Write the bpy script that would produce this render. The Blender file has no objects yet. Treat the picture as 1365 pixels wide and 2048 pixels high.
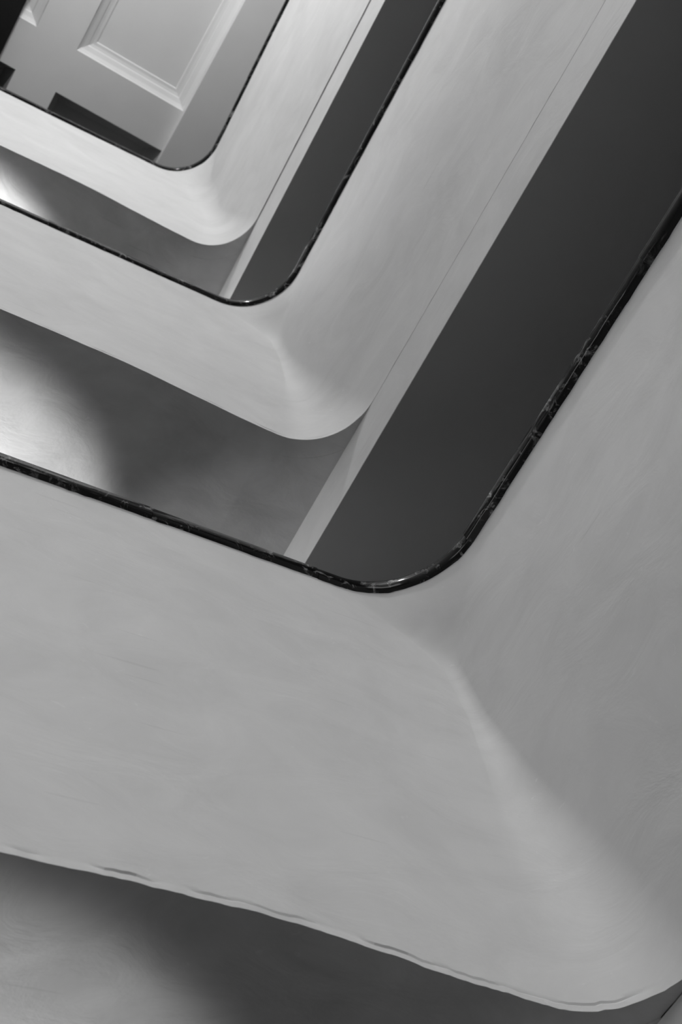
import bpy, bmesh, math, random
from mathutils import Vector, Matrix, noise
random.seed(7)
S = bpy.context.scene
COL = S.collection
K = 0.75                      # metres per survey unit
EYE = 1.60                    # camera height above the hall floor
def W(x, y, z):               # survey units (origin at the lens) -> metres
    return Vector((x*K, y*K, z*K + EYE))
XC, YC = 3.571, 2.575         # the corner of the well
TOP_Z = 16.75                 # coffered ceiling

# ------------------------------------------------------------------ camera
R = [(0.84443814, -0.48048967, -0.23675705),
     (0.32688776, 0.81240731, -0.48284443),
     (0.42434492, 0.33033927, 0.84309392)]
cam = bpy.data.cameras.new('camera'); cam_o = bpy.data.objects.new('camera', cam); COL.objects.link(cam_o)
r, u, b = Vector(R[0]), -Vector(R[1]), -Vector(R[2])
m = Matrix(((r.x, u.x, b.x), (r.y, u.y, b.y), (r.z, u.z, b.z))).to_4x4()
m.translation = W(0, 0, 0)
cam_o.matrix_world = m
cam.sensor_fit = 'VERTICAL'; cam.sensor_height = 36.0; cam.sensor_width = 24.0
cam.lens = 2549.93/2048*36.0
cam.clip_start = 0.05; cam.clip_end = 200
cam.dof.use_dof = True; cam.dof.focus_distance = 4.6; cam.dof.aperture_fstop = 4.0
S.camera = cam_o

# ------------------------------------------------------------------ world, light, exposure
w = bpy.data.worlds.new('overcast_sky'); S.world = w; w.use_nodes = True
nt = w.node_tree; bg = nt.nodes['Background']
tc = nt.nodes.new('ShaderNodeTexCoord'); sx = nt.nodes.new('ShaderNodeSeparateXYZ'); nt.links.new(tc.outputs['Generated'], sx.inputs[0])
mr = nt.nodes.new('ShaderNodeMapRange'); mr.interpolation_type = 'SMOOTHSTEP'      # dark ground below the horizon, even cloud above it
mr.inputs['From Min'].default_value = -0.14; mr.inputs['From Max'].default_value = 0.06
mr.inputs['To Min'].default_value = 0.03; mr.inputs['To Max'].default_value = 1.0
nt.links.new(sx.outputs['Z'], mr.inputs['Value']); nt.links.new(mr.outputs[0], bg.inputs[0]); bg.inputs[1].default_value = 3.05
S.view_settings.view_transform = 'Standard'; S.view_settings.look = 'None'
S.view_settings.gamma = 1.0; S.view_settings.exposure = 0.0; S.view_settings.use_curve_mapping = False

# daylight enters by the tall stair windows in the front wall and the left wall
WIN_F = (-1.6, 3.55, 1.0, 10.0)     # x0,x1,z0,z1 (survey units)
WIN_L = (1.0, 2.4, 4.0, 7.0)      # y0,y1,z0,z1
XL, XR, YF, YB = XC-7.2, XC+3.1, YC-11.0, YC+3.1
def portal(name, loc, direction, sx, sy):
    l = bpy.data.lights.new(name, 'AREA'); l.shape = 'RECTANGLE'; l.size = sx; l.size_y = sy; l.cycles.is_portal = True
    o = bpy.data.objects.new(name, l); COL.objects.link(o); o.location = loc
    o.rotation_euler = Vector(direction).to_track_quat('-Z', 'Z').to_euler()
portal('window_portal_front', W((WIN_F[0]+WIN_F[1])/2, YF-0.15, (WIN_F[2]+WIN_F[3])/2), (0, 1, 0), (WIN_F[1]-WIN_F[0])*K, (WIN_F[3]-WIN_F[2])*K)
# unseen window openings added at the landing ends to light the pale strips
LEFT_HOLES = [WIN_L] + [(YC+.35, YC+2.7, zl+1.0, zl+3.75) for zl in (3.4, 8.2, 12.5)]
for (ya, yb_, za, zb_) in LEFT_HOLES:
    portal('window_portal_left', W(XL-0.15, (ya+yb_)/2, (za+zb_)/2), (1, 0, 0), (yb_-ya)*K, (zb_-za)*K)
# unseen point light added to brighten the upper storey and the ceiling
FILL_POS = (XC-2.5, YC-6.0, 14.3)
gl = bpy.data.lights.new('upper_fill_light', 'POINT'); gl.energy = 540; gl.shadow_soft_size = 0.18
go = bpy.data.objects.new('upper_fill_light', gl); COL.objects.link(go); go.location = W(*FILL_POS)
# one uplight on each landing throws a cone on the soffit above it
def uplight(x, y, z, tx, ty, tz, power, size, blend):
    l = bpy.data.lights.new('landing_uplight', 'SPOT'); l.energy = power; l.spot_size = math.radians(size); l.spot_blend = blend
    l.shadow_soft_size = 0.04
    o = bpy.data.objects.new('landing_uplight', l); COL.objects.link(o); o.location = W(x, y, z)
    o.rotation_euler = (W(tx, ty, tz)-W(x, y, z)).to_track_quat('-Z', 'Y').to_euler()
def strip_fill(x, y, z, tx, ty, tz, power):  # unseen spot added to brighten the pale strip beside each soffit
    l = bpy.data.lights.new('strip_fill_light', 'SPOT'); l.energy = power; l.spot_size = math.radians(34); l.spot_blend = 1.0
    l.shadow_soft_size = 0.06
    o = bpy.data.objects.new('strip_fill_light', l); COL.objects.link(o); o.location = W(x, y, z)
    o.rotation_euler = (W(tx, ty, tz)-W(x, y, z)).to_track_quat('-Z', 'Y').to_euler()
for zs, p, q in ((2.95, 84, 45), (7.66, 172, 84), (11.95, 480, 72)):
    dz, ang = (1.5, 111) if zs < 4 else (1.05, 127)
    uplight(XC-2.75, YC+2.15, zs-dz, XC-2.75, YC+2.15, zs, p, ang, 0.14)
    strip_fill(XC-3.0, YC+2.2, zs-1.1, XC, YC+0.8, zs-0.26, q)

# ------------------------------------------------------------------ materials
def node(nt, t, **kw):
    n = nt.nodes.new(t)
    for k, v in kw.items():
        if k in n.inputs: n.inputs[k].default_value = v
        else: setattr(n, k, v)
    return n
def plaster(name, base, streak=(1.2, 6.0), amount=0.10, bump=0.12, rough=0.62, fine=1.0):
    mat = bpy.data.materials.new(name); mat.use_nodes = True; nt = mat.node_tree; L = nt.links.new
    p = nt.nodes['Principled BSDF']; p.inputs['Roughness'].default_value = rough
    p.inputs['Specular IOR Level'].default_value = 0.25
    uv = node(nt, 'ShaderNodeUVMap'); uv.uv_map = 'UVMap'
    # warp, so the trowel strokes curve
    wn = node(nt, 'ShaderNodeTexNoise', Scale=0.9, Detail=2.0); L(uv.outputs[0], wn.inputs['Vector'])
    wa = node(nt, 'ShaderNodeVectorMath', operation='MULTIPLY_ADD'); wa.inputs[1].default_value = (0.5, 0.5, 0)
    L(wn.outputs['Color'], wa.inputs[0]); L(uv.outputs[0], wa.inputs[2])
    mp = node(nt, 'ShaderNodeMapping'); mp.inputs['Scale'].default_value = (streak[0], streak[1], 1); mp.inputs['Rotation'].default_value = (0, 0, 0.16)
    L(wa.outputs[0], mp.inputs['Vector'])
    n1 = node(nt, 'ShaderNodeTexNoise', Scale=1.6, Detail=5.0, Roughness=0.6, Distortion=0.8); L(mp.outputs[0], n1.inputs['Vector'])
    n2 = node(nt, 'ShaderNodeTexNoise', Scale=1.5, Detail=5.0, Roughness=0.6, Distortion=1.2); L(uv.outputs[0], n2.inputs['Vector'])
    mx = node(nt, 'ShaderNodeMath', operation='ADD'); L(n1.outputs['Fac'], mx.inputs[0]); L(n2.outputs['Fac'], mx.inputs[1])
    mr = node(nt, 'ShaderNodeMapRange'); mr.inputs['From Min'].default_value = 0.65; mr.inputs['From Max'].default_value = 1.35
    mr.inputs['To Min'].default_value = base*(1-amount); mr.inputs['To Max'].default_value = base*(1+amount)
    L(mx.outputs[0], mr.inputs['Value'])
    # small pale scuffs
    sc = node(nt, 'ShaderNodeTexNoise', Scale=9.0, Detail=2.0, Distortion=1.5); L(mp.outputs[0], sc.inputs['Vector'])
    sr = node(nt, 'ShaderNodeMapRange'); sr.inputs['From Min'].default_value = 0.70; sr.inputs['From Max'].default_value = 0.80
    sr.inputs['To Max'].default_value = 0.06*fine; L(sc.outputs['Fac'], sr.inputs['Value'])
    ad = node(nt, 'ShaderNodeMath', operation='ADD'); L(mr.outputs[0], ad.inputs[0]); L(sr.outputs[0], ad.inputs[1])
    hm = node(nt, 'ShaderNodeMapping'); hm.inputs['Scale'].default_value = (0.7, 16, 1); hm.inputs['Rotation'].default_value = (0, 0, -0.35); L(uv.outputs[0], hm.inputs['Vector'])
    hn = node(nt, 'ShaderNodeTexNoise', Scale=2.3, Detail=1.0); L(hm.outputs[0], hn.inputs['Vector'])
    hr = node(nt, 'ShaderNodeMapRange'); hr.inputs['From Min'].default_value = 0.735; hr.inputs['From Max'].default_value = 0.76; hr.inputs['To Max'].default_value = -0.04*fine; L(hn.outputs['Fac'], hr.inputs['Value'])
    ah = node(nt, 'ShaderNodeMath', operation='ADD'); L(ad.outputs[0], ah.inputs[0]); L(hr.outputs[0], ah.inputs[1]); ad = ah
    cc = node(nt, 'ShaderNodeCombineColor')
    for k in range(3): L(ad.outputs[0], cc.inputs[k])
    L(cc.outputs[0], p.inputs['Base Color'])
    bp = node(nt, 'ShaderNodeBump', Strength=bump, Distance=0.02); L(n1.outputs['Fac'], bp.inputs['Height']); L(bp.outputs[0], p.inputs['Normal'])
    return mat
def flat(name, base, rough=0.7, spec=0.25):
    mat = bpy.data.materials.new(name); mat.use_nodes = True; nt = mat.node_tree; L = nt.links.new
    p = nt.nodes['Principled BSDF']; p.inputs['Roughness'].default_value = rough; p.inputs['Specular IOR Level'].default_value = spec
    tc = node(nt, 'ShaderNodeTexCoord'); n1 = node(nt, 'ShaderNodeTexNoise', Scale=3.0, Detail=3.0); L(tc.outputs['Object'], n1.inputs['Vector'])
    mr = node(nt, 'ShaderNodeMapRange'); mr.inputs['To Min'].default_value = base*0.95; mr.inputs['To Max'].default_value = base*1.05; L(n1.outputs['Fac'], mr.inputs['Value'])
    cc = node(nt, 'ShaderNodeCombineColor')
    for k in range(3): L(mr.outputs[0], cc.inputs[k])
    L(cc.outputs[0], p.inputs['Base Color'])
    return mat
def marble(name):
    mat = bpy.data.materials.new(name); mat.use_nodes = True; nt = mat.node_tree; L = nt.links.new
    p = nt.nodes['Principled BSDF']; p.inputs['Roughness'].default_value = 0.13; p.inputs['Specular IOR Level'].default_value = 0.32
    tc = node(nt, 'ShaderNodeTexCoord')
    n1 = node(nt, 'ShaderNodeTexNoise', Scale=13.0, Detail=6.0, Roughness=0.7, Distortion=1.6); L(tc.outputs['Object'], n1.inputs['Vector'])
    mr = node(nt, 'ShaderNodeMapRange'); mr.inputs['From Min'].default_value = 0.54; mr.inputs['From Max'].default_value = 0.70; mr.inputs['To Max'].default_value = 0.34
    L(n1.outputs['Fac'], mr.inputs['Value'])
    n2 = node(nt, 'ShaderNodeTexNoise', Scale=3.0, Detail=2.0); L(tc.outputs['Object'], n2.inputs['Vector'])
    g = node(nt, 'ShaderNodeMapRange'); g.inputs['From Min'].default_value = 0.34; g.inputs['From Max'].default_value = 0.56; L(n2.outputs['Fac'], g.inputs['Value'])
    mu = node(nt, 'ShaderNodeMath', operation='MULTIPLY_ADD'); mu.inputs[2].default_value = 0.004; L(mr.outputs[0], mu.inputs[0]); L(g.outputs[0], mu.inputs[1])
    cc = node(nt, 'ShaderNodeCombineColor')
    for k in range(3): L(mu.outputs[0], cc.inputs[k])
    L(cc.outputs[0], p.inputs['Base Color'])
    return mat
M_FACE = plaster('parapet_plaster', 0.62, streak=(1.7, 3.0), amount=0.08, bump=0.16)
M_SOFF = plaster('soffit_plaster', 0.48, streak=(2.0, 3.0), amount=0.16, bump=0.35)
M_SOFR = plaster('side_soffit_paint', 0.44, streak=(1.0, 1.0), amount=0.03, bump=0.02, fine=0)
M_CEIL = flat('ceiling_paint', 0.72)
M_SHADE = flat('shaded_panel_tone', 0.38, 0.6)  # shade of the second coffer row, put into the colour
M_BLACK = flat('black_beam_paint', 0.008, 0.5)
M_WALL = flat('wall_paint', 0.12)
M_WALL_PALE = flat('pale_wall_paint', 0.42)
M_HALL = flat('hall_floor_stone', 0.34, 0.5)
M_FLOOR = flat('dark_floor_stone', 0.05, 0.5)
M_STONE = marble('black_veined_marble')
M_FRAME = flat('window_frame_paint', 0.5)

# ------------------------------------------------------------------ helpers
def link(name, me, mat, parent=None, **props):
    o = bpy.data.objects.new(name, me); COL.objects.link(o)
    if mat: me.materials.append(mat)
    if parent: o.parent = parent
    for k, v in props.items(): o[k] = v
    return o
def mesh(name, verts, faces, uvs=None, smooth=False):
    me = bpy.data.meshes.new(name); me.from_pydata([tuple(v) for v in verts], [], faces)
    uvl = me.uv_layers.new(name='UVMap')
    for poly in me.polygons:
        poly.use_smooth = smooth
        for li in poly.loop_indices:
            v = me.loops[li].vertex_index
            if uvs: uvl.data[li].uv = uvs[v]
            else: c = verts[v]; uvl.data[li].uv = (c[0], c[1])
    me.update(); return me
def box_data(x0, x1, y0, y1, z0, z1):
    v = [W(x, y, z) for z in (z0, z1) for y in (y0, y1) for x in (x0, x1)]
    f = [(0, 2, 3, 1), (4, 5, 7, 6), (0, 1, 5, 4), (2, 6, 7, 3), (0, 4, 6, 2), (1, 3, 7, 5)]
    return v, f
def box(name, x0, x1, y0, y1, z0, z1, mat, parent=None, **props):
    v, f = box_data(x0, x1, y0, y1, z0, z1)
    return link(name, mesh(name, v, f), mat, parent, **props)
def sstep(a, b, x):
    t = max(0.0, min(1.0, (x-a)/(b-a))); return t*t*(3-2*t)
def lerp_table(tab, x):
    if x <= tab[0][0]: return tab[0][1]
    for (a, va), (c, vc) in zip(tab, tab[1:]):
        if x <= c: return va + (vc-va)*(x-a)/(c-a)
    return tab[-1][1]

# ------------------------------------------------------------------ one storey of the stairwell
ARM = 6.6
TH = 0.14
def path(r, n_arm, n_arc):
    """inner line of the parapet in plan, offsets from (XC,YC), with outward normals"""
    out = []
    for i in range(n_arm):
        # denser near the corner, where the camera looks
        q = i/n_arm; q = 1-(1-q)**1.6
        out.append((-ARM+(ARM-r)*q, 0.0, 0.0, 1.0))
    for i in range(n_arc+1):
        a = math.pi/2*i/n_arc
        out.append((-r+r*math.sin(a), -r+r*math.cos(a), math.sin(a), math.cos(a)))
    for i in range(1, n_arm+1):
        q = (i/n_arm)**1.6
        out.append((0.0, -r-(ARM-r)*q, 1.0, 0.0))
    return out
FLOORS = [
    dict(n='lowest', top=5.55, soff=[(-2.6, 2.967), (-2.0, 2.967), (-1.47, 2.945), (-1.06, 2.888), (-.78, 2.841), (-.35, 2.80), (0, 2.78)],
         beam=2.33, xb=0.03, rt=.56, rm=.07, rb=.42, ly=0.0, lx=0.012, na=220, ncr=26, rough=0.010, bul=.4, cap=0.085),
    dict(n='middle', top=10.038, soff=[(-2.4, 7.675), (-1.6, 7.675), (-1.03, 7.625), (-.5, 7.57), (0, 7.555)],
         beam=7.20, xb=0.013, rt=.52, rm=.10, rb=.46, ly=0.03, lx=0.012, na=140, ncr=22, rough=0.006, bul=1., cap=0.075),
    dict(n='topmost', top=14.434, soff=[(-2.4, 11.965), (-1.4, 11.95), (-.8, 11.90), (-.3, 11.86), (0, 11.85)],
         beam=11.48, xb=0.026, rt=.52, rm=.24, rb=.46, ly=0.03, lx=0.015, na=110, ncr=20, rough=0.004, bul=.3, cap=0.06),
]
def soffit_z(F, x): return lerp_table(F['soff'], x)

def build_parapet(F, idx):
    label = {'lowest': 'nearest and largest pale plaster parapet with soft rounded corner, filling the bottom of the frame',
             'middle': 'middle pale plaster parapet, between the nearest one and the topmost one',
             'topmost': 'topmost, smallest and brightest plaster parapet just below the panelled ceiling'}[F['n']]
    root = bpy.data.objects.new('parapet', None); COL.objects.link(root)
    root['label'] = label; root['category'] = 'parapet'; root['group'] = 'parapets around the stairwell'
    root.location = W(XC, YC, soffit_z(F, 0))
    inv = -Vector(root.location)
    NR = 26
    ts = [i/NR*.98 for i in range(NR+1)] + [.985, .988, .991, 1.0]; NR = len(ts)-1
    cols = None; verts = []; uvs = []
    seed = idx*17.3
    rows = []
    for j, t in enumerate(ts):
        # corner radius: tight in the middle, wide at the rim and the foot
        r = lerp_table([(0, F['rt']), (.05, F['rt']*.8+F['rm']*.2), (.10, F['rt']*.4+F['rm']*.6), (.17, F['rm']), (.34, F['rm']), (.55, .16), (.8, .32), (1, F['rb'])], t)
        P = path(r, F['na'], F['ncr'])
        row = []; acc = 0.0; prev = None
        for (x, y, nx, ny) in P:
            zb = soffit_z(F, min(x, 0))
            z = F['top'] + (zb-F['top'])*t
            lean = sstep(-1.8, -.6, x) if nx == 0 else 1.0
            px = XC + x + F['lx']*t*nx; py = YC + y + F['ly']*t*ny*lean
            # hand-plastered unevenness
            d = noise.noise(Vector((px*0.9+seed, py*0.9, z*0.8)))*0.012*(0.3+0.7*sstep(0, .15, t))*(1-.9*sstep(.8, 1, t)*nx)
            if t > 0.98:      # ragged plaster edge at the foot, with a hairline crack just above it
                e = noise.noise(Vector((px*9+seed, py*9, 3.1)))*F['rough'] + noise.noise(Vector((px*31+seed, py*31, 7.7)))*F['rough']*0.7
                z += e*(.6 if j == NR else .9)
                side = 1-nx
                if j == NR-2: d += max(0, .15+noise.noise(Vector((px*5+seed, py*5, 9.1))))*1.6*F['rough']*side
                elif j >= NR-1: d -= abs(noise.noise(Vector((px*6+seed, py*6, 4.4))))*.5*F['rough']*side
            d -= 0.05*math.sin(min(t/.8, 1)*math.pi)*nx*F['bul']
            px += d*nx; py += d*ny
            v = W(px, py, z) + inv
            if prev is not None: acc += (Vector((v.x, v.y))-prev).length
            prev = Vector((v.x, v.y))
            row.append((v, acc))
        ctr = row[F['na']+F['ncr']//2][1]
        rows.append([(v, a-ctr) for v, a in row])
    nc = len(rows[0])
    for row in rows:
        for v, a in row: verts.append(v); uvs.append((a+idx*9.0, v.z))
    # back of the wall
    for zt in (0, 1):
        for (x, y, nx, ny) in path(F['rb'], F['na'], F['ncr']):
            zz = F['top'] if zt == 0 else soffit_z(F, min(x, 0) if ny > 0 else 0)
            lean = sstep(-1.8, -.6, x) if nx == 0 else 1.0
            verts.append(W(XC+x+(TH+F['lx'])*nx, YC+y+(TH+F['ly']*lean)*ny, zz)+inv); uvs.append((x-y, zz*K))
    faces = []
    nr = len(rows)
    for j in range(nr-1):
        for i in range(nc-1):
            a = j*nc+i; faces.append((a, a+nc, a+nc+1, a+1))
    bt, bb = nr*nc, (nr+1)*nc
    for i in range(nc-1):
        faces.append((bt+i, bt+i+1, bb+i+1, bb+i))          # back
        faces.append((i, i+1, bt+i+1, bt+i))                # top
        a = (nr-1)*nc+i; faces.append((a, bb+i, bb+i+1, a+1))   # underside
    me = mesh('plaster_wall', verts, faces, uvs, True)
    bm = bmesh.new(); bm.from_mesh(me); bmesh.ops.recalc_face_normals(bm, faces=bm.faces); bm.to_mesh(me); bm.free()
    me.set_sharp_from_angle(angle=math.radians(24))
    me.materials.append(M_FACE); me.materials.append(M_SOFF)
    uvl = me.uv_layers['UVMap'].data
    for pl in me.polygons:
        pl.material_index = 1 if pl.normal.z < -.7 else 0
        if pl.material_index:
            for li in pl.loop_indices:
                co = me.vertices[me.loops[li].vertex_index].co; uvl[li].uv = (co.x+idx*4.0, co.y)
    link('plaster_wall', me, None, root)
    # black stone coping in separate lengths
    P = path(F['rt'], 90, 24)
    length = [0.0]
    for p, q in zip(P, P[1:]): length.append(length[-1]+math.hypot(q[0]-p[0], q[1]-p[1]))
    mid = length[90+12]
    if idx == 0: cuts = [-5.5, -3.2, -1.55, -0.58, 0.39, 2.1, 4.0, 6]
    elif idx == 1: cuts = [-6, -3.5, -1.9, -0.72, 0.62, 2.3, 4.2, 6]
    else: cuts = [-6, -3.6, -2.2, -1.2, -0.5, 0.5, 1.2, 2.4, 4.4, 6]
    def at(s):
        s = max(0.0, min(length[-1], s))
        for i in range(len(P)-1):
            if s <= length[i+1]:
                q = (s-length[i])/(length[i+1]-length[i])
                a, c = P[i], P[i+1]
                n = Vector((a[2]+(c[2]-a[2])*q, a[3]+(c[3]-a[3])*q)).normalized()
                return a[0]+(c[0]-a[0])*q, a[1]+(c[1]-a[1])*q, n.x, n.y
        return P[-1]
    for a, c in zip(cuts, cuts[1:]):
        a += mid+0.0012; c += mid-0.0012
        n = max(8, int((c-a)*26))
        dz = random.uniform(-.004, .004); do = random.uniform(-.005, .005)
        if idx == 0 and a > mid+.2: do = -.013 - .004*(a > mid+1)
        h = F['cap']; vs = []; fs = []
        for i in range(n+1):
            x, y, nx, ny = at(a+(c-a)*i/n)
            k = noise.noise(Vector((x*7+seed, y*7, 1.0)))*0.010 + noise.noise(Vector((x*23, y*23+seed, 2.0)))*0.007
            kk = noise.noise(Vector((x*11+seed, y*11, 5.0)))*0.006
            prof = [(-.012+do+kk, -.004+min(0, k)*1.2), (-.026+do, .012+k*.6), (-.028+do, h*.72), (-.016+do, h), (TH+.03, h), (TH+.03, 0.0)]
            for o_, z_ in prof: vs.append(W(XC+x+nx*o_, YC+y+ny*o_, F['top']+z_+dz)+inv)
        m_ = 6
        for i in range(n):
            for q in range(m_):
                p0 = i*m_+q; p1 = i*m_+(q+1) % m_
                fs.append((p0, p1, p1+m_, p0+m_))
        fs.append(tuple(range(m_))); fs.append(tuple(n*m_+q for q in reversed(range(m_))))
        me = mesh('coping_stone', vs, fs, None, True)
        bm = bmesh.new(); bm.from_mesh(me); bmesh.ops.recalc_face_normals(bm, faces=bm.faces); bm.to_mesh(me); bm.free()
        me.set_sharp_from_angle(angle=math.radians(62))
        link('coping_stone', me, M_STONE, root)

def build_soffit(F, idx):
    """landing slab behind the left arm: its underside runs from the parapet foot to the back wall"""
    P = [p for p in path(F['rb'], F['na'], F['ncr']) if p[3] > 1e-6 or p[0] < 0]
    P = path(F['rb'], F['na'], F['ncr'])[:F['na']+F['ncr']+1]
    n = len(P); NR = 40; T = 0.5
    verts = []; uvs = []; faces = []
    x_end = F['xb']
    yb = YB - 0.0
    for j in range(NR+1):
        t = (j/NR)**1.3
        for i, (x, y, nx, ny) in enumerate(P):
            lean = sstep(-1.8, -.6, x) if nx == 0 else 1.0
            x0 = x+(TH+F['lx'])*nx if nx < 1 else x_end; x0 = min(x0, x_end)
            y0 = y+(TH+F['ly']*lean)*ny
            xe = x if nx == 0 else -F['rb']+(x_end+F['rb'])*math.asin(min(1, nx))/(math.pi/2)
            X = x0+(xe-x0)*sstep(0, .5, t); Y = y0+(yb-YC-y0)*t
            z = soffit_z(F, min(X, 0))
            wv = noise.noise(Vector((X*1.3+idx*5, Y*1.3, 4.0)))*0.012*sstep(0, .2, Y-y0)
            verts.append(W(XC+X, YC+Y, z+wv)); uvs.append((X*K+idx*4.0, Y*K))
    nb = len(verts)
    for j in range(NR):
        for i in range(n-1):
            a = j*n+i; faces.append((a, a+n, a+n+1, a+1))
    zt = soffit_z(F, -3)+T
    me = mesh('ceiling', verts, faces, uvs, True)
    for v in list(me.vertices): pass
    bm = bmesh.new(); bm.from_mesh(me)
    be = [e for e in bm.edges if e.is_boundary]
    ret = bmesh.ops.extrude_edge_only(bm, edges=be)
    nv = [g for g in ret['geom'] if isinstance(g, bmesh.types.BMVert)]
    for v in nv: v.co.z = W(0, 0, zt).z
    be2 = [e for e in bm.edges if e.is_boundary]
    bmesh.ops.contextual_create(bm, geom=be2)
    bmesh.ops.recalc_face_normals(bm, faces=bm.faces)
    bm.to_mesh(me); bm.free()
    me.set_sharp_from_angle(angle=math.radians(40))
    link('ceiling', me, M_SOFF, None, kind='structure', label='rough plaster soffit under the %s landing, left of the corner' % F['n'])
    # slab of the side landing: its inner side is the pale strip, its underside the dark soffit
    zc = soffit_z(F, 0)
    xr = XR-XC; x0 = F['xb']; nY = 60
    vs = []; us = []; fs = []
    y0, y1 = YC-ARM, YB
    prof = [(x0, zc), (x0, F['beam']+.003), (x0+.003, F['beam']), (x0+1.0, F['beam']), (xr, F['beam']), (xr, zc)]
    for i in range(nY+1):
        y = y0+(y1-y0)*i/nY
        for q, (x, z) in enumerate(prof):
            vs.append(W(XC+x, y, z)); us.append((y*K, (x-z)*K+idx*3))
    m_ = len(prof)
    for i in range(nY):
        for q in range(m_):
            p0 = i*m_+q; p1 = i*m_+(q+1) % m_
            fs.append((p0, p1, p1+m_, p0+m_))
    fs.append(tuple(range(m_))); fs.append(tuple(nY*m_+q for q in reversed(range(m_))))
    me = mesh('ceiling', vs, fs, us, True)
    bm = bmesh.new(); bm.from_mesh(me); bmesh.ops.recalc_face_normals(bm, faces=bm.faces); bm.to_mesh(me); bm.free()
    me.set_sharp_from_angle(angle=math.radians(30))
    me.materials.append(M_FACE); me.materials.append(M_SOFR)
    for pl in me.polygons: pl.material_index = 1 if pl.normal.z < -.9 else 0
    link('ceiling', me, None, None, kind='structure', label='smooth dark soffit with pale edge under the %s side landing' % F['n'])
    # floors of the two walkways
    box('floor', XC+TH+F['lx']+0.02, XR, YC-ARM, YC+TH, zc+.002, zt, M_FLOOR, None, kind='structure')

for i, F in enumerate(FLOORS):
    build_soffit(F, i)
    build_parapet(F, i)

# ------------------------------------------------------------------ walls and hall floor
def wall_with_holes(name, axis, c, thick, a0, a1, z0, z1, holes):
    av = sorted({a0, a1} | {h[0] for h in holes} | {h[1] for h in holes}); zv = sorted({z0, z1} | {h[2] for h in holes} | {h[3] for h in holes})
    vs = []; fs = []
    for p0, p1 in zip(av, av[1:]):
        for q0, q1 in zip(zv, zv[1:]):
            if any(h[0] <= p0 and p1 <= h[1] and h[2] <= q0 and q1 <= h[3] for h in holes): continue
            if axis == 'y': v, f = box_data(p0, p1, c-thick, c, q0, q1)
            else: v, f = box_data(c-thick, c, p0, p1, q0, q1)
            k = len(vs); vs.extend(v); fs.extend([tuple(i+k for i in t) for t in f])
    return link(name, mesh(name, vs, fs), M_WALL_PALE, None, kind='structure')
ZF = -EYE/K
ZT = TOP_Z+1.2
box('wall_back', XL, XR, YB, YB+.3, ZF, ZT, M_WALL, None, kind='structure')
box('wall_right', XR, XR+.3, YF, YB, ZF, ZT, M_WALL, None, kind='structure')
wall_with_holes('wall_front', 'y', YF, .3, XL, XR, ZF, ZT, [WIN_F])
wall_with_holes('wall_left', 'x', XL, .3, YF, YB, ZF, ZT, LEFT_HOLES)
box('floor', XL, XR, YF, YB, ZF-.3, ZF, M_HALL, None, kind='structure')

# ------------------------------------------------------------------ panelled top ceiling (turned 2.8 degrees to the parapets)
TH_C = math.radians(2.8); CE, SE = math.cos(TH_C), math.sin(TH_C)
def CL(e1, e2, z): return W(e1*CE-e2*SE, e1*SE+e2*CE, z)
Z0 = TOP_Z
e = lambda v: v*Z0
root = bpy.data.objects.new('ceiling', None); COL.objects.link(root); root['kind'] = 'structure'
root['label'] = 'pale ceiling with recessed moulded panels at the top of the stairwell'
xs = [-6.2, e(.0070), e(.0966), e(.1286), e(.2181), e(.2300), 7.2]
ys = [-6.0, e(.0600)-2.9, e(.1209), e(.1552), e(.1552)+1.6, 6.0]
holes = {(1, 1), (3, 1), (1, 3), (3, 3)}
vs = []; fs = []
for y in ys:
    for x in xs: vs.append(CL(x, y, Z0))
n = len(xs)
for j in range(len(ys)-1):
    for i in range(n-1):
        if (i, j) not in holes: a = j*n+i; fs.append((a, a+1, a+n+1, a+n))
me = mesh('ceiling_frame', vs, fs)
link('ceiling_frame', me, M_CEIL, root)
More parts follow.
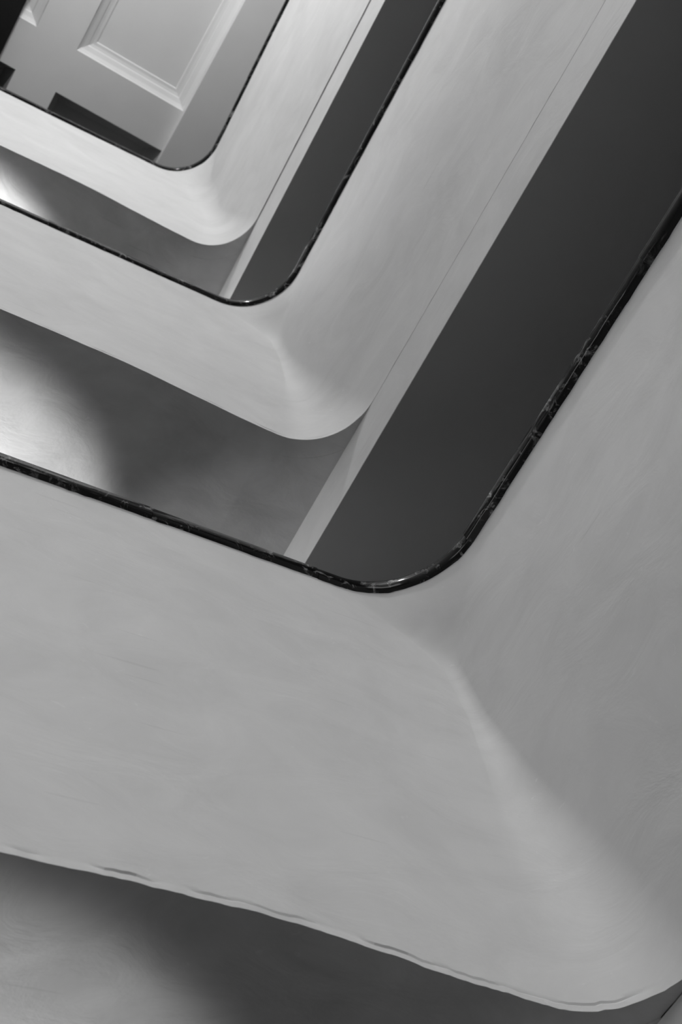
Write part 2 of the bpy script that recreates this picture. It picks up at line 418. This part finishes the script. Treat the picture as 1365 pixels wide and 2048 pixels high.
def coffer(x0, x1, y0, y1, name, mats, profile):
    """mitred moulding rings (inset, height) then the sunk panel"""
    vs = []; fs = []
    for ins, h in profile:
        for (x, y) in ((x0+ins, y0+ins), (x1-ins, y0+ins), (x1-ins, y1-ins), (x0+ins, y1-ins)): vs.append(CL(x, y, Z0+h))
    for k in range(len(profile)-1):
        for q in range(4):
            a = k*4+q; c = k*4+(q+1) % 4; fs.append((a, c, c+4, a+4))
    link(name+'_moulding', mesh(name+'_moulding', vs, fs), mats[0], root)
    ins, h = profile[-1]
    vs = [CL(x, y, Z0+h) for (x, y) in ((x0+ins, y0+ins), (x1-ins, y0+ins), (x1-ins, y1-ins), (x0+ins, y1-ins))]
    vs += [CL(x, y, Z0+h+.05) for (x, y) in ((x0+ins, y0+ins), (x1-ins, y0+ins), (x1-ins, y1-ins), (x0+ins, y1-ins))]
    pn = link(name+'_panel', mesh(name+'_panel', vs, [(0, 1, 2, 3), (4, 7, 6, 5), (0, 4, 5, 1), (1, 5, 6, 2), (2, 6, 7, 3), (3, 7, 4, 0)]), mats[1], root)
    if 'dark' in name: pn['label'] = 'recessed ceiling panel, its shade put into the colour'
PROF = [(0, 0), (.008, .030), (.05, .062), (.105, .088), (.112, .105), (.15, .118), (.185, .122), (.195, .14)]
PROF2 = [(0, 0), (.10, .35), (.12, .36), (.14, .42)]
for i in (1, 3):
    coffer(xs[i], xs[i+1], ys[1], ys[2], 'coffer', (M_CEIL, M_CEIL), PROF)
    coffer(xs[i], xs[i+1], ys[3], ys[4], 'dark_coffer', (M_SHADE, M_SHADE), PROF2)
# lower flat band along the right side and the black beam on the left
def cbox(name, x0, x1, y0, y1, z0, z1, mat, **props):
    v = [CL(x, y, z) for z in (z0, z1) for y in (y0, y1) for x in (x0, x1)]
    f = [(0, 2, 3, 1), (4, 5, 7, 6), (0, 1, 5, 4), (2, 6, 7, 3), (0, 4, 6, 2), (1, 3, 7, 5)]
    return link(name, mesh(name, v, f), mat, None, **props)
cbox('ceiling', .2195*16.62, 7.2, -6.0, 6.0, 16.62, Z0-.001, M_CEIL, kind='structure', label='flat grey ceiling band right of the moulded panels')
cbox('trim_1', .0828*16.6-1.1, .0828*16.6, -5.0, 3.6, 16.6, Z0-.001, M_BLACK, label='black ceiling beam across the top left corner of the frame', kind='structure')
